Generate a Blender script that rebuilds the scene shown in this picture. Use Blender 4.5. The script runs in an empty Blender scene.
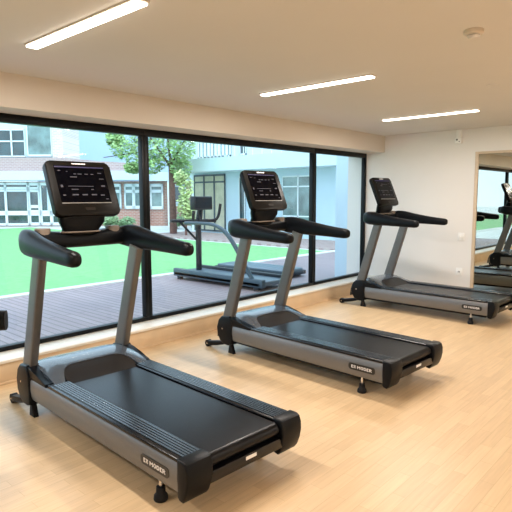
import bpy, bmesh, math, random
from mathutils import Vector, Matrix
R = math.radians
random.seed(7)
scn = bpy.context.scene
COL = scn.collection

# ------------------------------------------------------------------ camera, sky, exposure
cd = bpy.data.cameras.new('camera')
cam = bpy.data.objects.new('camera', cd); COL.objects.link(cam)
YAW, PITCH, ROLL, FPX = R(48.017), R(-6.456), R(-0.163), 529.24
fw = Vector((math.sin(YAW)*math.cos(PITCH), math.cos(YAW)*math.cos(PITCH), math.sin(PITCH)))
rt = Vector((math.cos(YAW), -math.sin(YAW), 0)); up = rt.cross(fw)
r2 = math.cos(ROLL)*rt + math.sin(ROLL)*up; u2 = -math.sin(ROLL)*rt + math.cos(ROLL)*up
cam.matrix_world = Matrix(((r2.x, u2.x, -fw.x, 0), (r2.y, u2.y, -fw.y, 0), (r2.z, u2.z, -fw.z, 1.5), (0, 0, 0, 1)))
cd.sensor_width = 36; cd.lens = FPX/512*36; cd.clip_start = 0.05; cd.clip_end = 300
scn.camera = cam

world = bpy.data.worlds.new('sky'); scn.world = world; world.use_nodes = True
wn = world.node_tree; wn.nodes.clear()
wo = wn.nodes.new('ShaderNodeOutputWorld'); wb = wn.nodes.new('ShaderNodeBackground')
wr = wn.nodes.new('ShaderNodeValToRGB'); wt = wn.nodes.new('ShaderNodeTexCoord'); ws = wn.nodes.new('ShaderNodeSeparateXYZ')
wr.color_ramp.elements[0].position = 0.0; wr.color_ramp.elements[0].color = (0.66, 0.84, 1.0, 1)
wr.color_ramp.elements[1].position = 0.9; wr.color_ramp.elements[1].color = (0.62, 0.82, 1.0, 1)
wn.links.new(wt.outputs['Generated'], ws.inputs[0]); wn.links.new(ws.outputs['Z'], wr.inputs[0])
wn.links.new(wr.outputs[0], wb.inputs[0]); wb.inputs[1].default_value = 1.5
wn.links.new(wb.outputs[0], wo.inputs[0])

sd = bpy.data.lights.new('sun', 'SUN'); sd.energy = 0.9; sd.angle = R(12); sd.color = (1.0, 0.97, 0.92)
sun = bpy.data.objects.new('sun', sd); COL.objects.link(sun)
sun.rotation_euler = (R(42), 0, R(-20))      # high, from behind the building

LAMP_WATTS = 24
scn.view_settings.view_transform = 'Standard'; scn.view_settings.look = 'None'
scn.view_settings.exposure = 0.75; scn.view_settings.gamma = 1.0; scn.view_settings.use_curve_mapping = False
scn.cycles.use_denoising = True
scn.cycles.max_bounces = 8; scn.cycles.transparent_max_bounces = 12

# ------------------------------------------------------------------ materials
def mat(name, col, rough=0.5, metal=0.0, spec=0.5, noise=None, bump=0.0, coat=0.0):
    """noise = (scale, amount) mottles the base colour; bump = fine surface relief"""
    m = bpy.data.materials.new(name); m.use_nodes = True
    nt = m.node_tree; b = nt.nodes['Principled BSDF']
    b.inputs['Base Color'].default_value = (*col, 1); b.inputs['Roughness'].default_value = rough
    b.inputs['Metallic'].default_value = metal; b.inputs['Specular IOR Level'].default_value = spec
    b.inputs['Coat Weight'].default_value = coat
    sc, am = noise if noise else (30, 0.04)
    tc = nt.nodes.new('ShaderNodeTexCoord'); nz = nt.nodes.new('ShaderNodeTexNoise'); nz.inputs['Scale'].default_value = sc
    nz.inputs['Detail'].default_value = 5
    nt.links.new(tc.outputs['Object'], nz.inputs['Vector'])
    rp = nt.nodes.new('ShaderNodeValToRGB')
    rp.color_ramp.elements[0].position = 0.3; rp.color_ramp.elements[1].position = 0.7
    rp.color_ramp.elements[0].color = (*[c*(1-am) for c in col], 1); rp.color_ramp.elements[1].color = (*[min(1, c*(1+am)) for c in col], 1)
    nt.links.new(nz.outputs[0], rp.inputs[0]); nt.links.new(rp.outputs[0], b.inputs['Base Color'])
    if bump:
        bp = nt.nodes.new('ShaderNodeBump'); bp.inputs['Strength'].default_value = bump; bp.inputs['Distance'].default_value = 0.002
        n2 = nt.nodes.new('ShaderNodeTexNoise'); n2.inputs['Scale'].default_value = 400
        nt.links.new(tc.outputs['Object'], n2.inputs['Vector']); nt.links.new(n2.outputs[0], bp.inputs['Height'])
        nt.links.new(bp.outputs[0], b.inputs['Normal'])
    return m

def emis(name, col, s, base=0.8):
    m = bpy.data.materials.new(name); m.use_nodes = True; b = m.node_tree.nodes['Principled BSDF']
    b.inputs['Base Color'].default_value = (*[c*base for c in col], 1)
    b.inputs['Emission Color'].default_value = (*col, 1); b.inputs['Emission Strength'].default_value = s
    return m

def brickmat(name, c1, c2, mortar, bw, bh, ms, rot=(0, 0, 0), rough=0.6, spec=0.5, grain=None, offset=0.5, bump=0.0, coord='Object'):
    m = bpy.data.materials.new(name); m.use_nodes = True; nt = m.node_tree; b = nt.nodes['Principled BSDF']
    b.inputs['Roughness'].default_value = rough; b.inputs['Specular IOR Level'].default_value = spec
    tc = nt.nodes.new('ShaderNodeTexCoord'); mp = nt.nodes.new('ShaderNodeMapping'); mp.inputs['Rotation'].default_value = rot
    br = nt.nodes.new('ShaderNodeTexBrick'); br.inputs['Scale'].default_value = 1.0
    br.inputs['Color1'].default_value = (*c1, 1); br.inputs['Color2'].default_value = (*c2, 1); br.inputs['Mortar'].default_value = (*mortar, 1)
    br.inputs['Brick Width'].default_value = bw; br.inputs['Row Height'].default_value = bh; br.inputs['Mortar Size'].default_value = ms
    br.inputs['Mortar Smooth'].default_value = 0.2; br.offset = offset
    nt.links.new(tc.outputs[coord], mp.inputs[0]); nt.links.new(mp.outputs[0], br.inputs['Vector'])
    out = br.outputs['Color']
    if grain:
        g = nt.nodes.new('ShaderNodeTexNoise'); g.inputs['Scale'].default_value = 1.0; g.inputs['Detail'].default_value = 4
        m2 = nt.nodes.new('ShaderNodeMapping'); m2.inputs['Scale'].default_value = grain[0]
        nt.links.new(mp.outputs[0], m2.inputs[0]); nt.links.new(m2.outputs[0], g.inputs['Vector'])
        mx = nt.nodes.new('ShaderNodeMix'); mx.data_type = 'RGBA'; mx.blend_type = 'MULTIPLY'; mx.inputs[0].default_value = 1
        rp = nt.nodes.new('ShaderNodeValToRGB'); rp.color_ramp.elements[0].position = 0.3; rp.color_ramp.elements[1].position = 0.7
        v = 1-grain[1]; rp.color_ramp.elements[0].color = (v, v, v, 1); rp.color_ramp.elements[1].color = (1, 1, 1, 1)
        nt.links.new(g.outputs[0], rp.inputs[0]); nt.links.new(out, mx.inputs[6]); nt.links.new(rp.outputs[0], mx.inputs[7]); out = mx.outputs[2]
    nt.links.new(out, b.inputs['Base Color'])
    if bump:
        bp = nt.nodes.new('ShaderNodeBump'); bp.inputs['Strength'].default_value = bump; bp.inputs['Distance'].default_value = 0.004; bp.invert = True
        nt.links.new(br.outputs['Fac'], bp.inputs['Height']); nt.links.new(bp.outputs[0], b.inputs['Normal'])
    return m

def glassmat(name, tint=(1, 1, 1), refl=1.5):
    m = bpy.data.materials.new(name); m.use_nodes = True; nt = m.node_tree; nt.nodes.clear()
    o = nt.nodes.new('ShaderNodeOutputMaterial'); mx = nt.nodes.new('ShaderNodeMixShader')
    t = nt.nodes.new('ShaderNodeBsdfTransparent'); t.inputs[0].default_value = (*tint, 1)
    g = nt.nodes.new('ShaderNodeBsdfGlossy'); g.inputs['Roughness'].default_value = 0.0
    f = nt.nodes.new('ShaderNodeLayerWeight'); f.inputs[0].default_value = 0.5
    pw = nt.nodes.new('ShaderNodeMath'); pw.operation = 'POWER'; pw.inputs[1].default_value = 5
    ma = nt.nodes.new('ShaderNodeMath'); ma.operation = 'MULTIPLY_ADD'; ma.inputs[1].default_value = refl; ma.inputs[2].default_value = 0.018
    nt.links.new(f.outputs['Facing'], pw.inputs[0]); nt.links.new(pw.outputs[0], ma.inputs[0])
    nt.links.new(ma.outputs[0], mx.inputs[0]); nt.links.new(t.outputs[0], mx.inputs[1]); nt.links.new(g.outputs[0], mx.inputs[2])
    nt.links.new(mx.outputs[0], o.inputs[0]); return m

M = {}
M['wall'] = mat('white_wall_paint', (0.80, 0.78, 0.75), 0.85, noise=(3, 0.01))
M['ceiling'] = mat('ceiling_paint', (0.68, 0.65, 0.61), 0.9, noise=(2, 0.01))
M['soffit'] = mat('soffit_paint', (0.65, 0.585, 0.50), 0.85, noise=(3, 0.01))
M['floor'] = brickmat('oak_strip_floor', (0.76, 0.545, 0.32), (0.68, 0.475, 0.27), (0.58, 0.395, 0.21), 0.42, 0.072, 0.0012,
                      rot=(0, 0, 0), rough=0.33, spec=0.45, grain=((4, 60, 1), 0.12))
M['oak'] = mat('oak_board', (0.70, 0.52, 0.33), 0.45, noise=(6, 0.06))
M['sill'] = mat('cream_sill', (0.80, 0.74, 0.64), 0.35)
M['blackframe'] = mat('black_aluminium', (0.003, 0.004, 0.005), 0.35, spec=0.2)
M['glass'] = glassmat('window_glass', (0.965, 0.995, 1.0), 0.7)
M['mirror'] = mat('mirror_silver', (0.62, 0.64, 0.58), 0.0, metal=1.0, noise=(1, 0.0))
M['framewood'] = mat('mirror_frame_wood', (0.62, 0.50, 0.36), 0.5)
M['white_plastic'] = mat('white_plastic', (0.88, 0.88, 0.86), 0.4)
M['dark_plastic'] = mat('dark_hole', (0.03, 0.03, 0.03), 0.5)
M['lamp'] = emis('lamp_diffuser', (1.0, 0.93, 0.82), 4.0)
M['lampbody'] = mat('lamp_body', (0.62, 0.54, 0.44), 0.4)
# treadmill
M['silver'] = mat('brushed_silver_paint', (0.165, 0.16, 0.155), 0.38, metal=0.4, noise=(80, 0.03))
M['upright'] = mat('upright_grey_paint', (0.125, 0.12, 0.115), 0.36, metal=0.35)
M['black'] = mat('black_plastic', (0.003, 0.004, 0.0055), 0.36, spec=0.16, bump=0.1)
M['blackgloss'] = mat('gloss_black_plastic', (0.003, 0.003, 0.004), 0.25, spec=0.4)
M['rubber'] = mat('black_rubber', (0.004, 0.004, 0.005), 0.6, spec=0.3)
M['hood'] = mat('hood_grey_plastic', (0.045, 0.057, 0.073), 0.22, spec=0.8, coat=0.5)
M['insert'] = mat('hood_insert_plastic', (0.012, 0.009, 0.007), 0.38, spec=0.2)
M['belt'] = mat('running_belt', (0.006, 0.006, 0.007), 0.28, spec=0.19, noise=(5, 0.2), bump=0.1)
M['rail'] = mat('ribbed_step_rail', (0.022, 0.027, 0.034), 0.26, spec=0.8)
M['badge'] = mat('badge_black', (0.01, 0.01, 0.01), 0.3)
M['letter'] = mat('badge_letter_white', (0.85, 0.82, 0.80), 0.4)
M['chrome'] = mat('steel', (0.65, 0.65, 0.66), 0.25, metal=1.0)
M['screen'] = mat('screen_glass', (0.001, 0.001, 0.002), 0.12, spec=0.10)
M['bezel'] = mat('bezel_brown_black', (0.005, 0.004, 0.003), 0.32, spec=0.13)
M['ui'] = emis('screen_symbols', (0.60, 0.55, 0.65), 0.06, 0.02)
M['uibar'] = emis('screen_top_bar', (0.20, 0.16, 0.50), 0.10, 0.02)
M['silverline'] = mat('silver_strip', (0.40, 0.38, 0.36), 0.3, metal=0.6)
M['taupe'] = mat('taupe_rubber', (0.16, 0.125, 0.095), 0.5)
# outside
M['lawn'] = mat('lawn_green', (0.19, 0.45, 0.18), 0.9, noise=(9, 0.10), bump=0.2)
M['deck'] = brickmat('grey_purple_decking', (0.35, 0.28, 0.30), (0.30, 0.235, 0.255), (0.20, 0.155, 0.165), 3.0, 0.105, 0.012, rot=(0, 0, R(90)), rough=0.6, grain=((2, 30, 1), 0.15))
M['concrete'] = mat('pale_paving', (0.66, 0.68, 0.66), 0.8, noise=(2, 0.06))
M['paver'] = brickmat('brown_paving', (0.34, 0.25, 0.24), (0.29, 0.22, 0.21), (0.42, 0.36, 0.34), 0.4, 0.2, 0.015, rough=0.8)
M['brick'] = brickmat('red_brick', (0.48, 0.22, 0.17), (0.40, 0.18, 0.14), (0.55, 0.45, 0.40), 0.24, 0.085, 0.014, rot=(R(-90), 0, 0), rough=0.85)
M['palebrick'] = brickmat('pale_brick', (0.46, 0.31, 0.29), (0.40, 0.27, 0.26), (0.54, 0.46, 0.45), 0.24, 0.085, 0.014, rot=(R(-90), 0, 0), rough=0.85)
M['pierbrick'] = brickmat('grey_white_brick', (0.72, 0.68, 0.66), (0.52, 0.46, 0.44), (0.8, 0.8, 0.8), 0.24, 0.085, 0.014, rot=(R(-90), 0, 0), rough=0.85)
M['render'] = mat('pale_blue_render', (0.54, 0.68, 0.78), 0.8, noise=(1, 0.02))
M['sky_block'] = mat('sky_block_blue', (0.42, 0.58, 0.76), 0.85, noise=(0.5, 0.02))  # pale sky colour, for the block added in place of sky
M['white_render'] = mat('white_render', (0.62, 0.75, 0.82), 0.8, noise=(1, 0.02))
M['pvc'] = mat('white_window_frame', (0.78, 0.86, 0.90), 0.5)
M['bglass'] = mat('building_glass', (0.03, 0.065, 0.075), 0.06, spec=0.9, noise=(1.3, 0.6))
M['bglass2'] = mat('building_glass_pale', (0.16, 0.25, 0.25), 0.10, spec=0.8, noise=(1.5, 0.5))
M['curtain'] = mat('beige_curtain', (0.52, 0.50, 0.38), 0.8, noise=(4, 0.12))
M['bark'] = mat('bark', (0.14, 0.07, 0.06), 0.9, noise=(12, 0.3))
M['leaf'] = mat('leaf_green', (0.36, 0.56, 0.24), 0.6, noise=(3, 0.35))
M['leaf2'] = mat('leaf_yellow_green', (0.52, 0.64, 0.30), 0.6, noise=(3, 0.35))
M['shrub'] = mat('shrub_green', (0.32, 0.46, 0.24), 0.6, noise=(4, 0.4))
M['machine'] = mat('blue_grey_machine_paint', (0.045, 0.075, 0.10), 0.35, metal=0.2)
M['machinedark'] = mat('dark_machine_paint', (0.006, 0.011, 0.018), 0.4, spec=0.3)
M['machinedeck'] = mat('machine_deck', (0.09, 0.13, 0.17), 0.35)
M['dscreen'] = mat('dark_navy_screen', (0.004, 0.010, 0.016), 0.2, spec=0.1)

# ------------------------------------------------------------------ helpers
def tag(o, label=None, cat=None, group=None, kind=None):
    if label: o['label'] = label
    if cat: o['category'] = cat
    if group: o['group'] = group
    if kind: o['kind'] = kind
    return o

def empty(name, loc=(0, 0, 0), rz=0):
    o = bpy.data.objects.new(name, None); COL.objects.link(o); o.location = loc; o.rotation_euler = (0, 0, rz); o.empty_display_size = 0.1
    return o

def obj(name, bm, m, parent=None, smooth=False, origin=None):
    me = bpy.data.meshes.new(name)
    bmesh.ops.recalc_face_normals(bm, faces=bm.faces[:])
    if origin is None and parent is None:
        xs = [v.co for v in bm.verts]
        mn = Vector([min(c[i] for c in xs) for i in range(3)]); mx = Vector([max(c[i] for c in xs) for i in range(3)])
        origin = Vector(((mn.x+mx.x)/2, (mn.y+mx.y)/2, mn.z))
    if origin is not None:
        bmesh.ops.translate(bm, verts=bm.verts[:], vec=-Vector(origin))
    bm.to_mesh(me); bm.free()
    me.materials.append(M[m])
    if smooth:
        for p in me.polygons: p.use_smooth = True
        me.set_sharp_from_angle(angle=R(38))
    o = bpy.data.objects.new(name, me); COL.objects.link(o)
    if origin is not None: o.location = origin
    if parent: o.parent = parent
    return o

def box(bm, x0, x1, y0, y1, z0, z1, bev=0.0, seg=2):
    vs = [bm.verts.new((x, y, z)) for x in (x0, x1) for y in (y0, y1) for z in (z0, z1)]
    fs = [bm.faces.new([vs[i] for i in q]) for q in ((0, 1, 3, 2), (4, 6, 7, 5), (0, 4, 5, 1), (2, 3, 7, 6), (0, 2, 6, 4), (1, 5, 7, 3))]
    if bev:
        es = list({e for f in fs for e in f.edges})
        bmesh.ops.bevel(bm, geom=es, offset=bev, segments=seg, affect='EDGES', profile=0.5)
    return vs

def B(): return bmesh.new()
def boxo(name, dims, m, parent=None, bev=0.0, seg=2, smooth=False, origin=None):
    bm = B(); box(bm, *dims, bev, seg); return obj(name, bm, m, parent, smooth or bev > 0, origin)

def sweep(bm, path, n=16, power=2.0, upv=(0, 0, 1), cap=True):
    """path: list of (point, half_width, half_height); superellipse cross-section"""
    pts = [Vector(p[0]) for p in path]; rings = []
    for i, (p, a, b) in enumerate(path):
        t = (pts[min(i+1, len(pts)-1)] - pts[max(i-1, 0)]).normalized()
        s = t.cross(Vector(upv)).normalized(); w = s.cross(t).normalized()
        ring = []
        for k in range(n):
            th = 2*math.pi*k/n + math.pi/n; c, d = math.cos(th), math.sin(th)
            x = math.copysign(abs(c)**(2/power), c)*a; y = math.copysign(abs(d)**(2/power), d)*b
            ring.append(bm.verts.new(pts[i] + s*x + w*y))
        rings.append(ring)
    for a, b in zip(rings, rings[1:]):
        for k in range(n): bm.faces.new((a[k], a[(k+1) % n], b[(k+1) % n], b[k]))
    if cap:
        bm.faces.new(rings[0][::-1]); bm.faces.new(rings[-1])

def smoothpath(ctrl, sub=6):
    """Catmull-Rom through (point, a, b)"""
    out = []; n = len(ctrl)
    for i in range(n-1):
        P = [ctrl[max(i-1, 0)], ctrl[i], ctrl[i+1], ctrl[min(i+2, n-1)]]
        vec = [list(p[0])+[p[1], p[2]] for p in P]
        for k in range(sub):
            t = k/sub
            r = [0.5*((2*b)+(-a+c)*t+(2*a-5*b+4*c-d)*t*t+(-a+3*b-3*c+d)*t**3) for a, b, c, d in zip(*vec)]
            out.append((r[:3], r[3], r[4]))
    out.append((tuple(ctrl[-1][0]), ctrl[-1][1], ctrl[-1][2])); return out

def rod(bm, a, b, r, n=12, r2=None):
    d = (Vector(b)-Vector(a)).normalized(); upv = (0, 0, 1) if abs(d.z) < 0.95 else (1, 0, 0)
    sweep(bm, [(a, r, r), (b, r2 or r, r2 or r)], n, 2.0, upv)

def prism(bm, pts, axis, a, b, bev=0.0):
    """pts: 2-D outline; axis 'x': (y,z) outline extruded in x from a to b; 'y': (x,z); 'z': (x,y)"""
    def mk(p, t): return {'x': (t, p[0], p[1]), 'y': (p[0], t, p[1]), 'z': (p[0], p[1], t)}[axis]
    A = [bm.verts.new(mk(p, a)) for p in pts]; C = [bm.verts.new(mk(p, b)) for p in pts]
    n = len(pts); fs = [bm.faces.new(A), bm.faces.new(C[::-1])]
    for i in range(n): fs.append(bm.faces.new((A[i], C[i], C[(i+1) % n], A[(i+1) % n])))
    if bev:
        es = list({e for f in fs[:2] for e in f.edges})
        bmesh.ops.bevel(bm, geom=es, offset=bev, segments=3, affect='EDGES', profile=0.5)

def roundrect(w, h, r, n=5, cx=0, cy=0):
    out = []
    for qx, qy, a0 in ((1, 1, 0), (-1, 1, 90), (-1, -1, 180), (1, -1, 270)):
        for k in range(n+1):
            t = R(a0+90*k/n); out.append((cx+qx*(w/2-r)+r*math.cos(t), cy+qy*(h/2-r)+r*math.sin(t)))
    return out

def ST(o): o['kind'] = 'structure'; return o

# ------------------------------------------------------------------ the room
W, D, ZC, ZS, DS, DI = 7.715, 4.509, 2.44, 2.182, 4.186, 4.259
XL, YB = -2.6, -3.2
ST(boxo('floor', (XL, W, YB, DI+0.3, -0.12, 0), 'floor'))
ST(boxo('ceiling', (XL, W+0.15, YB-0.15, D+0.35, ZC, ZC+0.15), 'ceiling'))
ST(boxo('trim_1', (XL, W, DS, D+0.35, ZS, ZC), 'soffit'))
ST(boxo('wall_left', (XL-0.15, XL, YB-0.15, D+0.35, -0.12, ZC), 'wall'))
ST(boxo('wall_back', (XL, W+0.15, YB-0.15, YB, -0.12, ZC), 'wall'))
ST(boxo('wall_right', (W, W+0.15, YB, D+0.35, -0.12, ZC), 'wall'))
ST(boxo('baseboard_window_side', (XL, W, DI, DI+0.03, 0, 0.172), 'oak', bev=0.003))
ST(boxo('trim_2', (XL, W, DI-0.012, D+0.02, 0.172, 0.197), 'sill', bev=0.004))
ST(boxo('trim_3', (XL, W, DI+0.03, D+0.08, -0.12, 0.171), 'oak'))
# oak moulding strip at the foot of the baseboard
ST(boxo('trim_4', (XL, W, DI-0.012, DI, 0, 0.022), 'oak', bev=0.003))
# the big window: bays between mullions
edges = [XL, 0.377, 3.327, 6.277, W]
for i in range(4):
    x0, x1 = edges[i], edges[i+1]
    w_ = ST(empty('window_%d' % (i+1), ((x0+x1)/2, D, 0.197))); cx = (x0+x1)/2
    for nm, d in (('window_frame', (x0-cx, x1-cx, -0.0, 0.07, 0, 0.04)), ('window_frame', (x0-cx, x1-cx, -0.0, 0.07, 1.913, 1.985)),
                  ('window_frame', (x0-cx, x0-cx+0.042, 0.0, 0.07, 0.04, 1.913)), ('window_frame', (x1-cx-0.042, x1-cx, 0.0, 0.07, 0.04, 1.913))):
        boxo(nm, d, 'blackframe', w_, bev=0.004)
    boxo('window_pane', (x0-cx+0.035, x1-cx-0.035, 0.034, 0.036, 0.035, 1.92), 'glass', w_)
# mirror on the far wall with its thin wooden frame
mf = empty('wall_mirror', (W, 1.83, 0)); tag(mf, 'tall wall mirror in a thin oak frame beside the farthest treadmill', 'mirror')
bm = B(); box(bm, -0.028, -0.001, 0.885, 0.93, 0.0, 2.11, 0.003); box(bm, -0.028, -0.001, -0.93, -0.885, 0.0, 2.11, 0.003); box(bm, -0.028, -0.001, -0.885, 0.885, 2.078, 2.11, 0.003)
obj('mirror_frame', bm, 'framewood', mf, True)
boxo('mirror_glass', (-0.010, -0.002, -0.884, 0.884, 0.004, 2.077), 'mirror', mf)

# ceiling lamps, fitted across the room
def ceiling_lamp(x, y, label):
    t = empty('ceiling_lamp', (x, y, ZC)); tag(t, label, 'ceiling lamp', 'linear ceiling lamps')
    boxo('lamp_housing', (-0.042, 0.042, -0.582, 0.582, -0.010, 0), 'lampbody', t, bev=0.003)
    boxo('lamp_diffuser', (-0.036, 0.036, -0.572, 0.572, -0.022, -0.010), 'lamp', t, bev=0.004)
    ld = bpy.data.lights.new('lamp_light', 'AREA'); ld.shape = 'RECTANGLE'; ld.size = 0.06; ld.size_y = 1.14; ld.energy = LAMP_WATTS
    ld.color = (1.0, 0.915, 0.84); lo = bpy.data.objects.new('lamp_light', ld); COL.objects.link(lo); lo.parent = t; lo.location = (0, 0, -0.028)
lamps = [(1.612, 2.755, 'bright linear ceiling lamp above the nearest treadmill, cut by the top of the photo'),
         (3.785, 2.745, 'bright linear ceiling lamp in the middle of the ceiling, above the second treadmill'),
         (6.05, 2.735, 'farthest bright linear ceiling lamp, near the right wall'),
         (1.65, -2.0, 'linear ceiling lamp behind the camera'), (3.86, -2.0, 'linear ceiling lamp behind the camera'),  # unseen lamps from here on, added by repeating the visible row
         (6.18, -2.0, 'linear ceiling lamp behind the camera'), (-0.55, 2.8, 'linear ceiling lamp added unseen left of the view'), (-0.55, -2.0, 'linear ceiling lamp behind the camera')]
for a in lamps: ceiling_lamp(*a)

# smoke detector, disc in the ceiling, wall sensor, switch, socket
sm = empty('smoke_detector', (3.18, 1.18, ZC)); tag(sm, 'beige round smoke detector on the ceiling near the top right', 'smoke detector')
def disc(bm, prof, n=32, c=(0, 0, 0)):
    rings = [[bm.verts.new((c[0]+r*math.cos(2*math.pi*k/n), c[1]+r*math.sin(2*math.pi*k/n), c[2]+z)) for k in range(n)] for r, z in prof]
    for a, b in zip(rings, rings[1:]):
        for k in range(n): bm.faces.new((a[k], a[(k+1) % n], b[(k+1) % n], b[k]))
    bm.faces.new(rings[0]); bm.faces.new(rings[-1][::-1])
bm = B(); disc(bm, [(0.055, 0), (0.055, -0.018), (0.047, -0.026)]); obj('detector_base', bm, 'lampbody', sm, True)
bm = B(); disc(bm, [(0.033, -0.027), (0.036, -0.034), (0.028, -0.046), (0.012, -0.050)]); obj('detector_dome', bm, 'ceiling', sm, True)
bm = B(); disc(bm, [(0.055, 0), (0.053, -0.004), (0.045, -0.005)], c=(4.83, 1.61, ZC)); o = obj('ceiling_disc', bm, 'ceiling', None, True)
tag(o, 'small flat round cover set in the ceiling above the mirror', 'ceiling cover')
ws_ = empty('wall_sensor', (W, 3.0, 2.28)); tag(ws_, 'small white sensor box high on the right wall under the ceiling', 'sensor')
boxo('sensor_bracket', (-0.05, -0.001, -0.035, 0.035, 0.04, 0.158), 'white_plastic', ws_, bev=0.008)
boxo('sensor_body', (-0.07, -0.001, -0.05, 0.05, -0.04, 0.04), 'white_plastic', ws_, bev=0.015)
bm = B(); rod(bm, (-0.075, 0.012, 0.012), (-0.06, 0.012, 0.012), 0.012); obj('sensor_lens', bm, 'dark_plastic', ws_, True)
bm = B(); rod(bm, (-0.074, -0.022, -0.016), (-0.06, -0.022, -0.016), 0.007); obj('sensor_lens', bm, 'dark_plastic', ws_, True)
for nm, y, z, lab, cat in (('light_switch', 2.92, 0.905, 'white double light switch plate on the right wall left of the mirror, at waist height', 'switch'),
                      ('wall_socket', 2.93, 0.39, 'white power socket low on the right wall behind the farthest treadmill', 'socket')):
    t = empty(nm, (W, y, z)); tag(t, lab, cat)
    boxo('face_plate', (-0.010, -0.001, -0.045, 0.045, -0.055, 0.055), 'white_plastic', t, bev=0.004)
    if nm == 'light_switch':
        for s in (-1, 1): boxo('rocker', (-0.015, -0.0095, s*0.017-0.013, s*0.017+0.013, -0.03, 0.03), 'white_plastic', t, bev=0.002)
    else:
        for s in (-1, 1): boxo('socket_hole', (-0.0115, -0.0095, s*0.010-0.004, s*0.010+0.004, -0.012, 0.012), 'dark_plastic', t)

# ------------------------------------------------------------------ treadmill
HB = 0.395
def P(u, v, z): return (u-HB, -v, z)
GLYPH = {'D': ['1110', '1001', '1001', '1001', '1110'], 'Y': ['101', '101', '010', '010', '010'], 'K': ['1001', '1010', '1100', '1010', '1001'],
         'A': ['0110', '1001', '1111', '1001', '1001'], 'B': ['1110', '1001', '1110', '1001', '1110'], 'R': ['1110', '1001', '1110', '1010', '1001'],
         'L': ['100', '100', '100', '100', '111'], 'O': ['0110', '1001', '1001', '1001', '0110'], 'E': ['111', '100', '110', '100', '111'],
         'N': ['1001', '1101', '1011', '1001', '1001'], 'M': ['10001', '11011', '10101', '10001', '10001'], 'X': ['101', '101', '010', '101', '101'],
         ' ': ['0', '0', '0', '0', '0']}
def badge_letters(bm, text, x, s, v0, v1, z0, z1):
    """pixel-like raised strokes; runs toward the rear on the near side"""
    cols = sum(len(GLYPH[c][0])+1 for c in text)-1; cw = (v1-v0)/cols; rh = (z1-z0)/5; k = 0
    for c in text:
        g = GLYPH[c]
        for r_, row in enumerate(g):
            for q, b in enumerate(row):
                if b == '1':
                    va = v0+(k+q)*cw
                    if s > 0: va = v0+v1-va-cw
                    za = z1-(r_+1)*rh
                    box(bm, min(x, x+s*0.0012), max(x, x+s*0.0012), -(va+cw*1.02), -va, za, za+rh*1.02)
        k += len(g[0])+1

def hoodz(u, v):
    """height of the motor cover"""
    x = (u-HB)/0.385; ax = abs(x)
    prof = [(-0.27, 0.12), (-0.25, 0.24), (-0.215, 0.315), (-0.14, 0.358), (-0.02, 0.385), (0.08, 0.375), (0.16, 0.350), (0.30, 0.290)]
    for (a, za), (b, zb) in zip(prof, prof[1:]):
        if v <= b: z = za+(zb-za)*(v-a)/(b-a); break
    else: z = prof[-1][1]
    edge = max(0.0, (ax-0.60)/0.40)
    return z-edge**2*max(0, (z-0.305))*0.75

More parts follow.
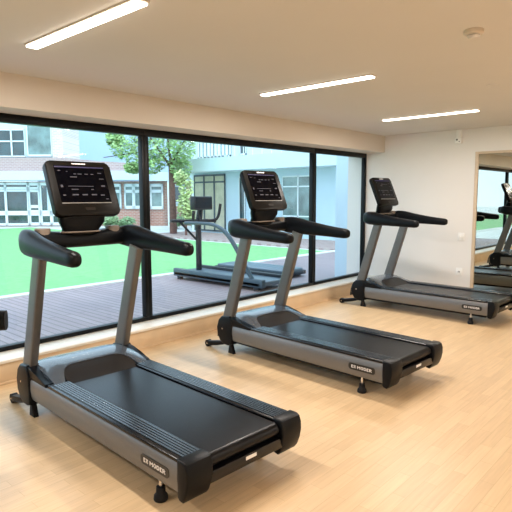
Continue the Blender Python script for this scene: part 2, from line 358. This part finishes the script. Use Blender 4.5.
def make_treadmill():
    T = empty('treadmill')
    for s in (-1, 1):
        # near side is s=-1 (u = 0)
        def U(a, b): return (a-HB, b-HB) if s < 0 else (HB-b, HB-a)
        # silver side panel, gently bowed outward
        zs = [(0.130, 0.010), (0.150, 0.002), (0.205, -0.004), (0.262, 0.000), (0.276, 0.008)]
        out = [(s*(HB-o_), z) for z, o_ in zs] + [(s*(HB-0.045), 0.276), (s*(HB-0.045), 0.130)]
        bm = B(); prism(bm, out, 'y', -1.632, 0.004, 0.0); side = obj('side_panel', bm, 'silver', T, True)
        side['label'] = 'silver side panel'
        # dark edge strip above it, plus the ribbed step rail
        x0, x1 = U(0.006, 0.150)
        bm = B(); box(bm, x0, x1, -1.66, -0.10, 0.276, 0.296, 0.006)
        obj('rail_trim', bm, 'blackgloss', T, True)
        bm = B(); x0, x1 = U(0.028, 0.135); n = 6; st = (x1-x0)/n
        for k in range(n): box(bm, x0+st*(k+0.18), x0+st*(k+0.82), -1.635, -0.29, 0.292, 0.3020)
        obj('step_rail', bm, 'rail', T, False)
        # rear end cap
        prof = [(-1.632, 0.118), (-1.632, 0.302), (-1.680, 0.302), (-1.700, 0.292), (-1.712, 0.26), (-1.713, 0.215), (-1.703, 0.165), (-1.685, 0.120), (-1.67, 0.100), (-1.645, 0.104)]
        x0, x1 = U(-0.006, 0.150)
        bm = B(); prism(bm, prof, 'x', x0, x1, 0.010); obj('rear_end_cap', bm, 'black', T, True)
        # badge
        x = s*(HB+0.0035); bm = B()
        prism(bm, [(-(1.455+a), b) for a, b in roundrect(0.235, 0.052, 0.020, 5, 0, 0.206)], 'x', min(x, x+s*0.003), max(x, x+s*0.003))
        bd = obj('badge', bm, 'badge', side, True); bd['label'] = 'black badge plate with white lettering'
        bm = B(); badge_letters(bm, 'EX MODER', x+s*0.003, s, 1.365, 1.545, 0.195, 0.217)
        obj('lettering', bm, 'letter', side)
        # front boot with pivot bolt
        c = []
        for k in range(17):
            a = R(-60-k*240/16); c.append((0.075+0.125*math.sin(a)*1.0, 0.205+0.155*math.cos(a)))
        bp = [(-0.005, 0.10), (-0.005, 0.300), (-0.10, 0.335), (-0.02, 0.36), (0.055, 0.365), (0.135, 0.352), (0.185, 0.305), (0.208, 0.235), (0.200, 0.160), (0.165, 0.105), (0.11, 0.085), (0.05, 0.085)]
        bp = [(-0.002, 0.095), (-0.002, 0.30), (0.03, 0.365), (0.14, 0.355), (0.185, 0.315), (0.212, 0.24), (0.203, 0.165), (0.165, 0.108), (0.11, 0.080), (0.05, 0.078)]
        x0, x1 = U(-0.014, 0.085)
        bm = B(); prism(bm, bp, 'x', x0, x1, 0.014); bt = obj('front_boot', bm, 'black', T, True)
        xb = s*(HB+0.014); bm = B(); rod(bm, (xb-s*0.004, 0.125, 0.235), (xb+s*0.003, 0.125, 0.235), 0.008); obj('bolt', bm, 'chrome', bt, True)
        # cover fairing behind the boot
        x0, x1 = U(-0.004, 0.07)
        bm = B(); prism(bm, [(0.03, 0.276), (0.05, 0.36), (-0.03, 0.352), (-0.12, 0.318), (-0.24, 0.298), (-0.24, 0.276)], 'x', x0, x1, 0.008); obj('boot_fairing', bm, 'black', T, True)
        # upright
        uu = s*(HB-0.038)
        bm = B(); sweep(bm, [((uu, 0.095, 0.30), 0.030, 0.062), ((uu, -0.165, 1.135), 0.029, 0.054)], 16, 7.0, (0, 1, 0))
        up_ = obj('upright', bm, 'upright', T, True); up_['label'] = 'grey rectangular upright'
        # handle arm
        ctrl = [((s*0.24, 0.035, 1.205), 0.040, 0.040), ((s*0.325, 0.030, 1.207), 0.052, 0.062), ((s*0.378, -0.03, 1.208), 0.054, 0.082), ((s*0.392, -0.13, 1.200), 0.054, 0.083),
                ((s*0.400, -0.27, 1.184), 0.050, 0.070), ((s*0.402, -0.47, 1.166), 0.046, 0.056), ((s*0.402, -0.645, 1.152), 0.043, 0.048), ((s*0.401, -0.718, 1.148), 0.040, 0.045), ((s*0.400, -0.750, 1.147), 0.028, 0.032), ((s*0.400, -0.760, 1.147), 0.012, 0.014)]
        bm = B(); sweep(bm, smoothpath(ctrl, 6), 20, 2.6); obj('handle_arm', bm, 'black', T, True)
        # cup holder
        bm = B(); cx, cy = s*0.262, 0.0
        sweep(bm, [((cx, cy, 1.20), 0.044, 0.044), ((cx, cy, 1.283), 0.050, 0.047), ((cx, cy, 1.288), 0.046, 0.044), ((cx, cy, 1.286), 0.040, 0.038), ((cx, cy, 1.255), 0.038, 0.036)], 24, 2.4, (0, 1, 0))
        cp = obj('cup_holder', bm, 'taupe', T, True); cp['label'] = 'taupe rubber cup holder'
        # front foot: arm with wheel, and wedge foot below
        xf = s*(HB-0.030)
        bm = B(); sweep(bm, [((xf, 0.14, 0.085), 0.022, 0.018), ((xf, 0.24, 0.064), 0.030, 0.025), ((xf, 0.365, 0.038), 0.028, 0.025)], 12, 4.0)
        fa = obj('front_foot', bm, 'black', T, True)
        bm = B(); rod(bm, (xf-0.021, 0.385, 0.034), (xf+0.021, 0.385, 0.034), 0.034, 20); wl = obj('wheel', bm, 'rubber', fa, True)
        bm = B(); rod(bm, (xf-0.024, 0.385, 0.034), (xf+0.024, 0.385, 0.034), 0.008, 12); obj('axle', bm, 'chrome', fa, True)
        bm = B(); prism(bm, [(0.075, 0.0), (0.0, 0.0), (0.03, 0.085), (0.06, 0.085)], 'x', xf-0.018, xf+0.018, 0.004); obj('wedge_foot', bm, 'rubber', T, True)
        # rear levelling foot
        xr = s*(HB-0.045)
        bm = B(); disc(bm, [(0.033, 0.0), (0.036, 0.006), (0.034, 0.026), (0.024, 0.038), (0.022, 0.070), (0.012, 0.074)], 24, (xr, -1.43, 0)); ft = obj('levelling_foot', bm, 'rubber', T, True)
        bm = B(); rod(bm, (xr, -1.43, 0.038), (xr, -1.43, 0.15), 0.009); obj('threaded_stem', bm, 'chrome', ft, True)
    # belt wrapped over the rear roller
    o_, i_ = [], []
    top, r = 0.284, 0.036
    pts = [(-0.20, top)] + [(-1.655-r*math.sin(R(a)), top-r+r*math.cos(R(a))) for a in range(0, 181, 15)] + [(-0.20, top-2*r)]
    bm = B(); prism(bm, pts, 'x', -0.236, 0.236); obj('running_belt', bm, 'belt', T, True)
    # base pan and rear cross bar
    boxo('base_pan', (-0.34, 0.34, -1.60, 0.12, 0.095, 0.178), 'black', T, bev=0.01)
    boxo('rear_cross_bar', (-0.26, 0.26, -1.700, -1.60, 0.148, 0.208), 'blackgloss', T, bev=0.008)
    bm = B(); box(bm, -0.02, 0.055, -1.7015, -1.6995, 0.180, 0.198); o = obj('sticker', bm, 'letter', T); o['label'] = 'white sticker'
    # motor cover: surface grid
    def cover(name, m, u0, u1, vlist, nu, lift, skirt, cond=None):
        bm = B(); us = [u0+(u1-u0)*k/nu for k in range(nu+1)]
        g = [[bm.verts.new(P(u, vv(u) if callable(vv) else vv, hoodz(u, vv(u) if callable(vv) else vv)+lift)) for vv in vlist] for u in us]
        for a, b in zip(g, g[1:]):
            for k in range(len(vlist)-1): bm.faces.new((a[k], b[k], b[k+1], a[k+1]))
        ret = bmesh.ops.extrude_face_region(bm, geom=bm.faces[:])
        vs = [e for e in ret['geom'] if isinstance(e, bmesh.types.BMVert)]
        for v in vs: v.co.z = min(v.co.z-0.002, max(v.co.z-skirt, 0.10))
        return obj(name, bm, m, T, True)
    def rear(u):      # rear edge of the painted cover: an arch over the belt
        a = min(1.0, abs(u-HB)/0.285)
        return 0.125+0.185*a**7
    def mk(f): return lambda u: -0.265+(rear(u)+0.265)*f
    cover('motor_cover', 'hood', 0.045, 0.745, [mk(f) for f in (0, 0.02, 0.06, 0.12, 0.2, 0.32, 0.45, 0.6, 0.75, 0.88, 1.0)], 28, 0.0, 0.03)
    def mk2(f): return lambda u: (rear(u)-0.008)+(0.315-rear(u))*f
    c_ = cover('cover_insert', 'insert', 0.135, 0.655, [mk2(f) for f in (0, 0.2, 0.4, 0.6, 0.8, 1.0)], 24, -0.006, 0.02)
    c_['label'] = 'dark recessed arch of the motor cover'
    # console tray, neck, housing
    bm = B(); sweep(bm, smoothpath([((-0.34, 0.03, 1.212), 0.075, 0.066), ((-0.15, 0.035, 1.203), 0.095, 0.058), ((0, 0.035, 1.20), 0.098, 0.056), ((0.15, 0.035, 1.203), 0.095, 0.058), ((0.34, 0.03, 1.212), 0.075, 0.066)], 3), 20, 3.2); obj('console_tray', bm, 'black', T, True)
    bm = B(); prism(bm, [(-0.11, -0.085), (0.11, -0.085), (0.15, -0.035), (0.13, -0.020), (-0.13, -0.020), (-0.15, -0.035)], 'z', 1.252, 1.262, 0.003); o = obj('tray_lip', bm, 'taupe', T, True)
    bm = B(); sweep(bm, [((0, 0.02, 1.225), 0.11, 0.055), ((0, -0.01, 1.27), 0.125, 0.055), ((0, -0.04, 1.33), 0.165, 0.050), ((0, -0.050, 1.40), 0.175, 0.035)], 24, 4.0, (0, 1, 0)); obj('console_neck', bm, 'black', T, True)
    # housing in its own tilted frame
    tilt = math.atan2(0.158, 0.367); cx, cy, cz = 0.430-HB, -0.028, 1.5605
    Rm = Matrix.Translation((cx, cy, cz)) @ Matrix.Rotation(-tilt, 4, 'X')
    HH = 0.405
    def tx(bm): bmesh.ops.transform(bm, matrix=Rm, verts=bm.verts[:]); return bm
    bm = B(); prism(bm, roundrect(0.485, HH, 0.035, 5), 'y', 0.0, 0.050, 0.010); hs = obj('console_housing', tx(bm), 'bezel', T, True)
    bm = B(); prism(bm, roundrect(0.375, 0.275, 0.006, 2, 0.0, 0.030), 'y', -0.0018, 0.004); obj('screen', tx(bm), 'screen', hs)
    bm = B()
    for (x, z, w, h) in [(-0.155, 0.128, 0.02, 0.005), (-0.10, 0.123, 0.012, 0.004), (-0.045, 0.105, 0.02, 0.006), (-0.01, 0.105, 0.03, 0.006), (0.04, 0.105, 0.025, 0.006), (0.085, 0.105, 0.02, 0.006), (0.145, 0.115, 0.03, 0.006),
                         (-0.06, 0.082, 0.05, 0.007), (0.15, 0.07, 0.035, 0.005), (-0.160, 0.012, 0.016, 0.018), (-0.02, 0.012, 0.19, 0.004), (0.15, 0.015, 0.03, 0.012), (-0.07, -0.012, 0.05, 0.006), (0.06, -0.012, 0.02, 0.006),
                         (-0.155, -0.055, 0.02, 0.008), (-0.075, -0.052, 0.045, 0.010), (-0.005, -0.052, 0.04, 0.010), (0.065, -0.052, 0.04, 0.010), (0.13, -0.055, 0.03, 0.008), (0.16, -0.085, 0.02, 0.006)]:
        box(bm, x-w/2, x+w/2, -0.0024, -0.0017, z-h/2, z+h/2)
        obj('screen_symbol', tx(bm), 'ui', hs); bm = B()
    bm.free()
    bm = B(); box(bm, -0.183, 0.183, -0.0024, -0.0017, 0.152, 0.162); obj('screen_top_bar', tx(bm), 'uibar', hs)
    bm = B(); box(bm, -0.185, 0.185, -0.0026, 0.002, -0.116, -0.111); obj('silver_strip', tx(bm), 'silverline', hs)
    bm = B(); prism(bm, roundrect(0.075, 0.022, 0.008, 3, 0.01, -0.158), 'y', -0.003, 0.004); obj('button', tx(bm), 'insert', hs)
    bm = B()
    for k in range(9): box(bm, -0.05+k*0.0115, -0.05+k*0.0115+0.008, -0.0022, -0.0008, 0.179, 0.187)
    obj('maker_mark', tx(bm), 'letter', hs)
    return T

def copy_tree(o, parent=None):
    c = o.copy(); COL.objects.link(c); c.parent = parent
    for ch in o.children[:]: copy_tree(ch, c)
    return c

tm = make_treadmill()
labs = ['nearest black and silver treadmill, filling the left foreground of the room',
        'second black and silver treadmill, in the middle between the other two',
        'farthest black and silver treadmill, against the right wall beside the mirror']
spots = [(1.5477, 3.4458, -0.0462), (3.4946, 3.4526, -0.0557), (6.2341, 3.6345, -0.0424)]
T_all = [tm, copy_tree(tm), copy_tree(tm)]
for t, (x, y, a), l in zip(T_all, spots, labs):
    t.location = (x+math.cos(a)*HB, y+math.sin(a)*HB, 0); t.rotation_euler = (0, 0, a)
    tag(t, l, 'treadmill', 'treadmills facing the window')

# ------------------------------------------------------------------ exercise bike at the left edge (only a handlebar end shows)
bk = empty('exercise_bike', (0.80, 2.95, 0)); tag(bk, 'exercise bike at the left edge of the photo, only its black handlebar end showing', 'exercise bike')
for y in (-0.34, 0.45):
    bm = B(); rod(bm, (-0.19, y, 0.035), (0.12, y, 0.035), 0.033, 14); obj('stabiliser', bm, 'black', bk, True)
bm = B(); sweep(bm, [((0, -0.42, 0.07), 0.03, 0.035), ((0, 0.45, 0.07), 0.03, 0.035)], 12, 5); obj('bike_frame', bm, 'silver', bk, True)
bm = B(); sweep(bm, [((0, -0.30, 0.08), 0.05, 0.16), ((0, -0.16, 0.45), 0.045, 0.13), ((0, -0.22, 0.62), 0.035, 0.06)], 16, 3, (0, 1, 0)); obj('crank_housing', bm, 'black', bk, True)
bm = B(); sweep(bm, [((0, -0.22, 0.55), 0.025, 0.035), ((0, -0.36, 0.90), 0.025, 0.03)], 12, 3, (0, 1, 0)); obj('bar_post', bm, 'upright', bk, True)
bm = B(); sweep(bm, [((0, 0.20, 0.09), 0.025, 0.035), ((0, 0.30, 0.68), 0.02, 0.03)], 12, 3, (0, 1, 0)); obj('seat_post', bm, 'upright', bk, True)
bm = B(); sweep(bm, [((0, 0.10, 0.70), 0.025, 0.02), ((0, 0.22, 0.71), 0.06, 0.03), ((0, 0.38, 0.715), 0.12, 0.035), ((0, 0.43, 0.715), 0.08, 0.03)], 18, 2.4); obj('seat', bm, 'rubber', bk, True)
bm = B(); sweep(bm, smoothpath([((-0.235, -0.45, 0.925), 0.03, 0.045), ((-0.15, -0.40, 0.925), 0.034, 0.05), ((0, -0.37, 0.92), 0.034, 0.05), ((0.15, -0.40, 0.925), 0.034, 0.05), ((0.225, -0.45, 0.925), 0.030, 0.046)], 5), 16, 3); obj('handlebar', bm, 'black', bk, True)
boxo('bike_console', (-0.08, 0.08, -0.40, -0.36, 0.97, 1.10), 'bezel', bk, bev=0.012)
for s in (-1, 1):
    bm = B(); rod(bm, (s*0.03, -0.20, 0.32), (s*0.07, -0.20, 0.32), 0.02); sweep(bm, [((s*0.07, -0.20, 0.32), 0.008, 0.014), ((s*0.07, -0.20-s*0.12, 0.32-s*0.10), 0.008, 0.012)], 8, 3, (1, 0, 0)); ck = obj('crank', bm, 'chrome', bk, True)
    boxo('pedal', (s*0.115-0.04, s*0.115+0.04, -0.24-s*0.12, -0.16-s*0.12, 0.30-s*0.10, 0.325-s*0.10), 'rubber', ck, bev=0.006)

# ------------------------------------------------------------------ outside ground
ST(boxo('ground', (-60, 80, D+0.09, 90, -0.30, -0.06), 'concrete'))
ST(boxo('trim_5', (-4, 12.1, D+0.10, 8.02, -0.06, -0.02), 'deck')).name = 'terrace_decking'
lw = boxo('lawn', (-30, 12.1, 8.22, 26.0, -0.06, -0.015), 'lawn'); tag(lw, kind='stuff'); tag(lw, 'bright green lawn beyond the decking', 'lawn')
ST(boxo('kerb_path', (-30, 12.6, 8.03, 8.21, -0.06, 0.0), 'concrete'))
ST(boxo('paved_strip', (12.6, 15.0, 4.7, 17.5, -0.06, 0.0), 'paver'))
ST(boxo('wing_wall', (8.25, 8.6, 4.62, 5.45, -0.06, 3.4), 'render'))

# ------------------------------------------------------------------ building beyond the lawn (long brick one), facing the room
DP = 28.0; K = DP/FPX
yw = YAW
org = Vector((math.sin(yw)*DP, math.cos(yw)*DP, -0.06))
A = empty('brick_building', org, -yw)
tag(A, 'low brick building with white window bands across the lawn, left', 'building')
def ax(px): return (px-256)*K
def az(py): return 1.5+(196.2-py)*K+0.06
def pb(name, px0, px1, py0, py1, y0, y1, m, parent=A):
    return boxo(name, (ax(px0), ax(px1), y0, y1, max(0, az(py1)), az(py0)), m, parent)
pb('lower_wall', -80, 205, 181, 232, 0.35, 0.6, 'brick')
pb('end_pier', 61, 66, 181, 230, 0.0, 0.35, 'pvc')
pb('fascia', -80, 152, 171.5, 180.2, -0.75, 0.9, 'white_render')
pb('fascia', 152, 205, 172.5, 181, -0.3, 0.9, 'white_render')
# upper brick band, sloping end
bm = B(); prism(bm, [(ax(-80), az(171.5)), (ax(131), az(171.5)), (ax(124), az(162.5)), (ax(98), az(161)), (ax(64), az(157.5)), (ax(-80), az(157.5))], 'y', 0.3, 3.0)
obj('upper_brick_band', bm, 'palebrick', A)
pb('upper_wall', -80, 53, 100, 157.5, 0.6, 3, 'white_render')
pb('brick_pier', 53, 64, 100, 157.5, 0.4, 3, 'pierbrick')
def window(px0, px1, py0, py1, cols, rows, y=0.35, g='bglass', fr=0.07, parent=A, nm='window'):
    """frame with one glass sheet per window; muntins part of the frame mesh"""
    x0, x1, z0, z1 = ax(px0), ax(px1), max(0.02, az(py1)), az(py0)
    bm = B(); 
    box(bm, x0, x1, y-0.10, y-0.01, z0, z0+fr); box(bm, x0, x1, y-0.10, y-0.01, z1-fr, z1)
    for i in range(cols+1):
        c = x0+(x1-x0)*i/cols; box(bm, max(x0, c-fr/2), min(x1, c+fr/2), y-0.10, y-0.01, z0, z1)
    for r_ in rows: box(bm, x0, x1, y-0.10, y-0.01, az(r_)-fr/2, az(r_)+fr/2)
    w = obj(nm, bm, 'pvc', parent)
    boxo('window_glass', (x0, x1, y-0.04, y-0.02, z0, z1), g, w)
    return w
window(-75, -40, 182, 225, 3, [187.5, 211, 213], fr=0.11)
window(-40, 27.5, 182, 225, 3, [187.5, 190, 211.5, 213.5], fr=0.12)
window(28, 39, 182, 225, 1, [188, 190, 206, 211, 213.5], fr=0.16)
window(39.5, 61, 182, 225, 2, [211.5, 214], fr=0.16)
pb('white_panel', 47, 60, 186, 210, 0.2, 0.36, 'white_render')
pb('brick_plinth', -80, 66, 226, 232, -0.25, 0.35, 'brick')
window(67, 104, 183, 208, 3, [191], g='bglass2', fr=0.14)
window(105, 121, 183.5, 208.5, 2, [191], g='bglass2', fr=0.16)
window(124, 143, 183.5, 208.5, 2, [191], g='bglass2', fr=0.16)
window(150, 163, 183.5, 209, 1, [191], g='bglass2', fr=0.16)
window(173, 186, 184, 206, 1, [203], g='bglass', fr=0.14)
for px in (144, 169): pb('column', px, px+4.0, 181, 231, -0.25, 0.1, 'pvc')
window(-56, 25, 129, 156.5, 6, [141], y=0.6, g='bglass', fr=0.07)
window(27, 52, 118, 156, 1, [], y=0.6, g='bglass2', fr=0.1)

# plain pale blue block, added so the white sky there reads pale blue
d2 = 36.0; k2 = d2/FPX
PB = empty('pale_blue_sky_block', (math.sin(yw)*d2-math.cos(yw)*140*k2, math.cos(yw)*d2+math.sin(yw)*140*k2, -0.06), -yw)
tag(PB, 'plain pale blue block added behind the brick building in place of open sky, between console and tree', 'building')
boxo('wall', (-76*k2, 76*k2, 0, 6, 0, 9.6), 'sky_block', PB)
boxo('parapet', (-77*k2, 77*k2, -0.1, 6.1, 9.6, 9.8), 'pvc', PB)

# ------------------------------------------------------------------ white modern building on the right
XB = 15.1
def yb(px, x=XB): return x/math.tan(yw+math.atan((px-256)/FPX))
Bd = empty('white_building', (XB, 13.0, -0.06)); tag(Bd, 'white modern building with a balcony slab and railing, outside right', 'building')
def bb(name, x0, x1, y0, y1, z0, z1, m, parent=Bd): return boxo(name, (x0-XB, x1-XB, min(y0, y1)-13, max(y0, y1)-13, z0+0.06, z1+0.06), m, parent)
XW = 15.7
yl = yb(193, XW)
bb('ground_floor_wall', XW, XW+3, yb(226, XW), 4.0, -0.06, 2.5, 'render')
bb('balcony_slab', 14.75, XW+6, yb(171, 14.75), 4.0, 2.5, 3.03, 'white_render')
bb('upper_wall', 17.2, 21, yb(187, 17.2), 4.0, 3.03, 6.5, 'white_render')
bb('corner_post', XW, XW+0.2, yb(192, XW), yb(195.5, XW), -0.06, 2.5, 'pvc')
def bwin(px0, px1, z0, z1, cols, rows, g, x=XW, fm='pvc', fr=0.06):
    y0, y1 = yb(px1, x)-13, yb(px0, x)-13; bm = B(); xx = x-XB
    z0 += 0.06; z1 += 0.06
    box(bm, xx-0.06, xx-0.005, y0, y1, z0, z0+fr); box(bm, xx-0.06, xx-0.005, y0, y1, z1-fr, z1)
    for i in range(cols+1):
        c = y0+(y1-y0)*i/cols; box(bm, xx-0.06, xx-0.005, max(y0, c-fr/2), min(y1, c+fr/2), z0, z1)
    for r_ in rows: box(bm, xx-0.06, xx-0.005, y0, y1, r_+0.06-fr/2, r_+0.06+fr/2)
    w = obj('window', bm, fm, Bd); boxo('window_glass', (xx-0.03, xx-0.01, y0, y1, z0, z1), g, w); return w
bwin(195.5, 226, 0.0, 2.42, 3, [2.1], 'curtain', fm='machine', fr=0.07)
bb('room_block', XW+0.01, XW+3, yb(195, XW), yb(226, XW), -0.06, 2.5, 'render')
bwin(240, 246, 0.2, 2.3, 1, [], 'bglass')
bwin(283, 315, 0.15, 2.25, 2, [1.85, 0.75], 'bglass2', fr=0.05)
bwin(241, 247, 3.3, 5.5, 1, [], 'bglass', x=17.2)
bwin(200, 232, 3.2, 5.0, 9, [], 'bglass2', x=17.2, fr=0.14)
# railing
bm = B(); ya, yc = yb(174, 14.8)-13, 4.2-13
rod(bm, (-0.28, ya, 3.72), (-0.28, yc, 3.72), 0.02, 8); n = 30
for k in range(n+1):
    y = ya+(yc-ya)*k/n; rod(bm, (-0.28, y, 3.05), (-0.28, y, 3.78), 0.014, 6)
obj('balcony_railing', bm, 'pvc', Bd)

# ------------------------------------------------------------------ greenery
def leaves(bm, blobs, n, size, rnd):
    for _ in range(n):
        c, r = rnd.choice(blobs)
        while True:
            q = Vector((rnd.uniform(-1, 1), rnd.uniform(-1, 1), rnd.uniform(-1, 1)))
            if 0.25 < q.length < 1: break
        p = Vector(c)+Vector((q.x*r[0], q.y*r[1], q.z*r[2]))
        a = Vector((rnd.gauss(0, 1), rnd.gauss(0, 1), rnd.gauss(0, 1))).normalized(); b = a.orthogonal().normalized()
        s = size*rnd.uniform(0.6, 1.3)
        vs = [bm.verts.new(p+a*s), bm.verts.new(p+b*s*0.5), bm.verts.new(p-a*s), bm.verts.new(p-b*s*0.5)]
        bm.faces.new(vs)
def wpt(px, py, d):
    x = (px-256)/FPX*d; z = 1.5+(196.2-py)/FPX*d
    return Vector((math.sin(yw)*d+math.cos(yw)*x, math.cos(yw)*d-math.sin(yw)*x, z))
def plant(name, label, cat, base_px, d, blobs_px, nleaf, lsize, trunk, branches, leafm='leaf', seed=1, group=None):
    rnd = random.Random(seed); b0 = wpt(base_px, 196, d); b0.z = -0.06
    t = empty(name, b0); tag(t, label, cat, group)
    k = d/FPX
    bl = [(tuple(wpt(px, py, d+dd)-b0), (rx*k, rx*k*0.8, rz*k)) for px, py, dd, rx, rz in blobs_px]
    bm = B(); leaves(bm, bl, nleaf, lsize, rnd); obj('foliage', bm, leafm, t)
    bm = B()
    if trunk: sweep(bm, [((0, 0, -0.05), trunk, trunk), (tuple(Vector((0, 0, 0))+ (wpt(trunk_top[0], trunk_top[1], d)-b0)), trunk*0.7, trunk*0.7)], 10, 2, (0, 1, 0))
    for a, b, r_ in branches:
        sweep(bm, [(tuple(wpt(a[0], a[1], d)-b0), r_, r_), (tuple(wpt(b[0], b[1], d)-b0), r_*0.4, r_*0.4)], 6, 2, (0, 1, 0.1))
    obj('trunk' if trunk else 'stems', bm, 'bark', t, True)
    return t
trunk_top = (172.5, 165)
plant('tree', 'leafy green tree with a dark trunk standing between the two buildings', 'tree', 173.5, 21.5,
      [(170, 150, 0, 20, 18), (150, 135, .5, 20, 15), (185, 142, -.5, 16, 20), (165, 125, 0, 24, 12), (182, 168, 0, 12, 13), (130, 150, 0, 18, 12), (152, 163, 0, 16, 12), (118, 140, 0, 10, 8), (135, 168, 0, 10, 6)],
      7500, 0.075, 0.16, [((172.5, 168), (150, 135), .06), ((172.5, 165), (190, 135), .06), ((160, 150), (106, 158), .035), ((172.5, 168), (168, 120), .06)], 'leaf', 5)
trunk_top = (186, 200)
plant('young_tree', 'loose yellow-green young tree in front of the white building corner', 'tree', 186, 20.5,
      [(187, 188, 0, 8, 14), (184, 205, 0, 7, 12), (190, 215, 0, 6, 9), (181, 178, 0, 7, 8)], 1300, 0.075, 0.05, [], 'leaf2', 8)
for i, (px, rx, py, rz, lab) in enumerate([(112, 8, 220, 6, 'low green shrub below the brick building, just right of the nearest console'),
                                  (128, 9, 221, 5, 'spreading low shrub left of the first window mullion'),
                                  (178, 8, 220, 6, 'green shrub at the foot of the dark tree trunk'),
                                  (196, 4, 223, 4, 'small shrub by the corner of the white building')]):
    plant('shrub', lab, 'shrub', px, 25.5, [(px, py, 0, rx, rz), (px-rx*0.5, py+2, 0, rx*0.6, rz*0.7)], 520, 0.09, 0, [((px, 231), (px-2, py-1), .02), ((px, 231), (px+3, py), .02)], 'shrub', 20+i, 'shrubs by the brick building')

# ------------------------------------------------------------------ outdoor exercise machine on the decking
om = empty('outdoor_treadmill', (6.55, 6.5, -0.02)); tag(om, 'blue-grey exercise machine with a single mast and curved rail, outside on the decking', 'exercise machine')
def ox(x): return x-6.55
def oy(y): return y-6.5
boxo('deck', (ox(6.2), ox(6.95), oy(5.5), oy(7.62), 0.07, 0.15), 'machinedeck', om, bev=0.02)
for x in (6.24, 6.87): boxo('side_rail', (ox(x)-0.04, ox(x)+0.05, oy(5.45), oy(7.65), 0.06, 0.20), 'machinedark' if x > 6.5 else 'machine', om, bev=0.018)
for x in (6.24, 6.87):
    for y in (5.6, 7.5): boxo('foot', (ox(x)-0.03, ox(x)+0.04, oy(y)-0.05, oy(y)+0.05, 0.0, 0.07), 'machinedark', om, bev=0.01)
bm = B(); rod(bm, (ox(6.62), oy(7.40), 0.14), (ox(6.62), oy(7.40), 1.06), 0.055, 16); obj('mast', bm, 'machinedark', om, True)
for x, nm in ((6.24, 'curved_rail'),):
    bm = B(); ctrl = [(x, 7.32, 1.04), (x, 6.9, 1.05), (x, 6.58, 1.03), (x, 6.32, 0.93), (x, 6.1, 0.72), (x, 5.88, 0.42), (x, 5.66, 0.14)]
    sweep(bm, smoothpath([((ox(a), oy(b), c), 0.03, 0.036) for a, b, c in ctrl], 5), 14, 3, (1, 0, 0)); obj(nm, bm, 'machine', om, True)
bm = B(); rod(bm, (ox(6.05), oy(7.50), 1.08), (ox(6.95), oy(7.28), 1.06), 0.03, 12); obj('cross_bar', bm, 'machinedark', om, True)
bm = B(); rod(bm, (ox(6.22), oy(7.44), 1.05), (ox(6.58), oy(7.42), 0.72), 0.022, 10); obj('brace', bm, 'machinedark', om, True)
cs = boxo('console', (ox(6.40), ox(6.84), oy(7.24), oy(7.38), 1.27, 1.52), 'machinedark', om, bev=0.02)
boxo('console_screen', (ox(6.43), ox(6.81), oy(7.235), oy(7.245), 1.30, 1.49), 'dscreen', cs)
bm = B(); sweep(bm, [((ox(6.62), oy(7.40), 1.0), 0.07, 0.05), ((ox(6.62), oy(7.34), 1.30), 0.05, 0.04)], 12, 3, (0, 1, 0)); obj('console_neck', bm, 'machinedark', om, True)
for dx, dz in ((0.30, 0.0), (-0.28, -0.12)):
    bm = B(); sweep(bm, smoothpath([((ox(6.62)+dx*0.3, oy(7.36), 1.08), 0.025, 0.025), ((ox(6.62)+dx, oy(7.22), 1.10), 0.027, 0.027), ((ox(6.62)+dx*1.15, oy(7.16), 1.38+dz), 0.027, 0.03)], 5), 10, 2, (0, 1, 0)); obj('grip', bm, 'machinedark', om, True)
st = empty('step_platform', (7.75, 7.0, -0.02)); tag(st, 'low dark blue step platform on the decking beyond the outdoor machine', 'step platform')
boxo('platform_top', (-0.32, 0.32, -0.95, 0.75, 0.10, 0.16), 'machinedeck', st, bev=0.02)
boxo('platform_rim', (-0.36, 0.36, -1.0, 0.8, 0.04, 0.12), 'machinedark', st, bev=0.02)
for sx in (-0.28, 0.28):
    for sy in (-0.85, 0.65): boxo('foot', (sx-0.04, sx+0.04, sy-0.05, sy+0.05, 0, 0.05), 'machinedark', st, bev=0.008)
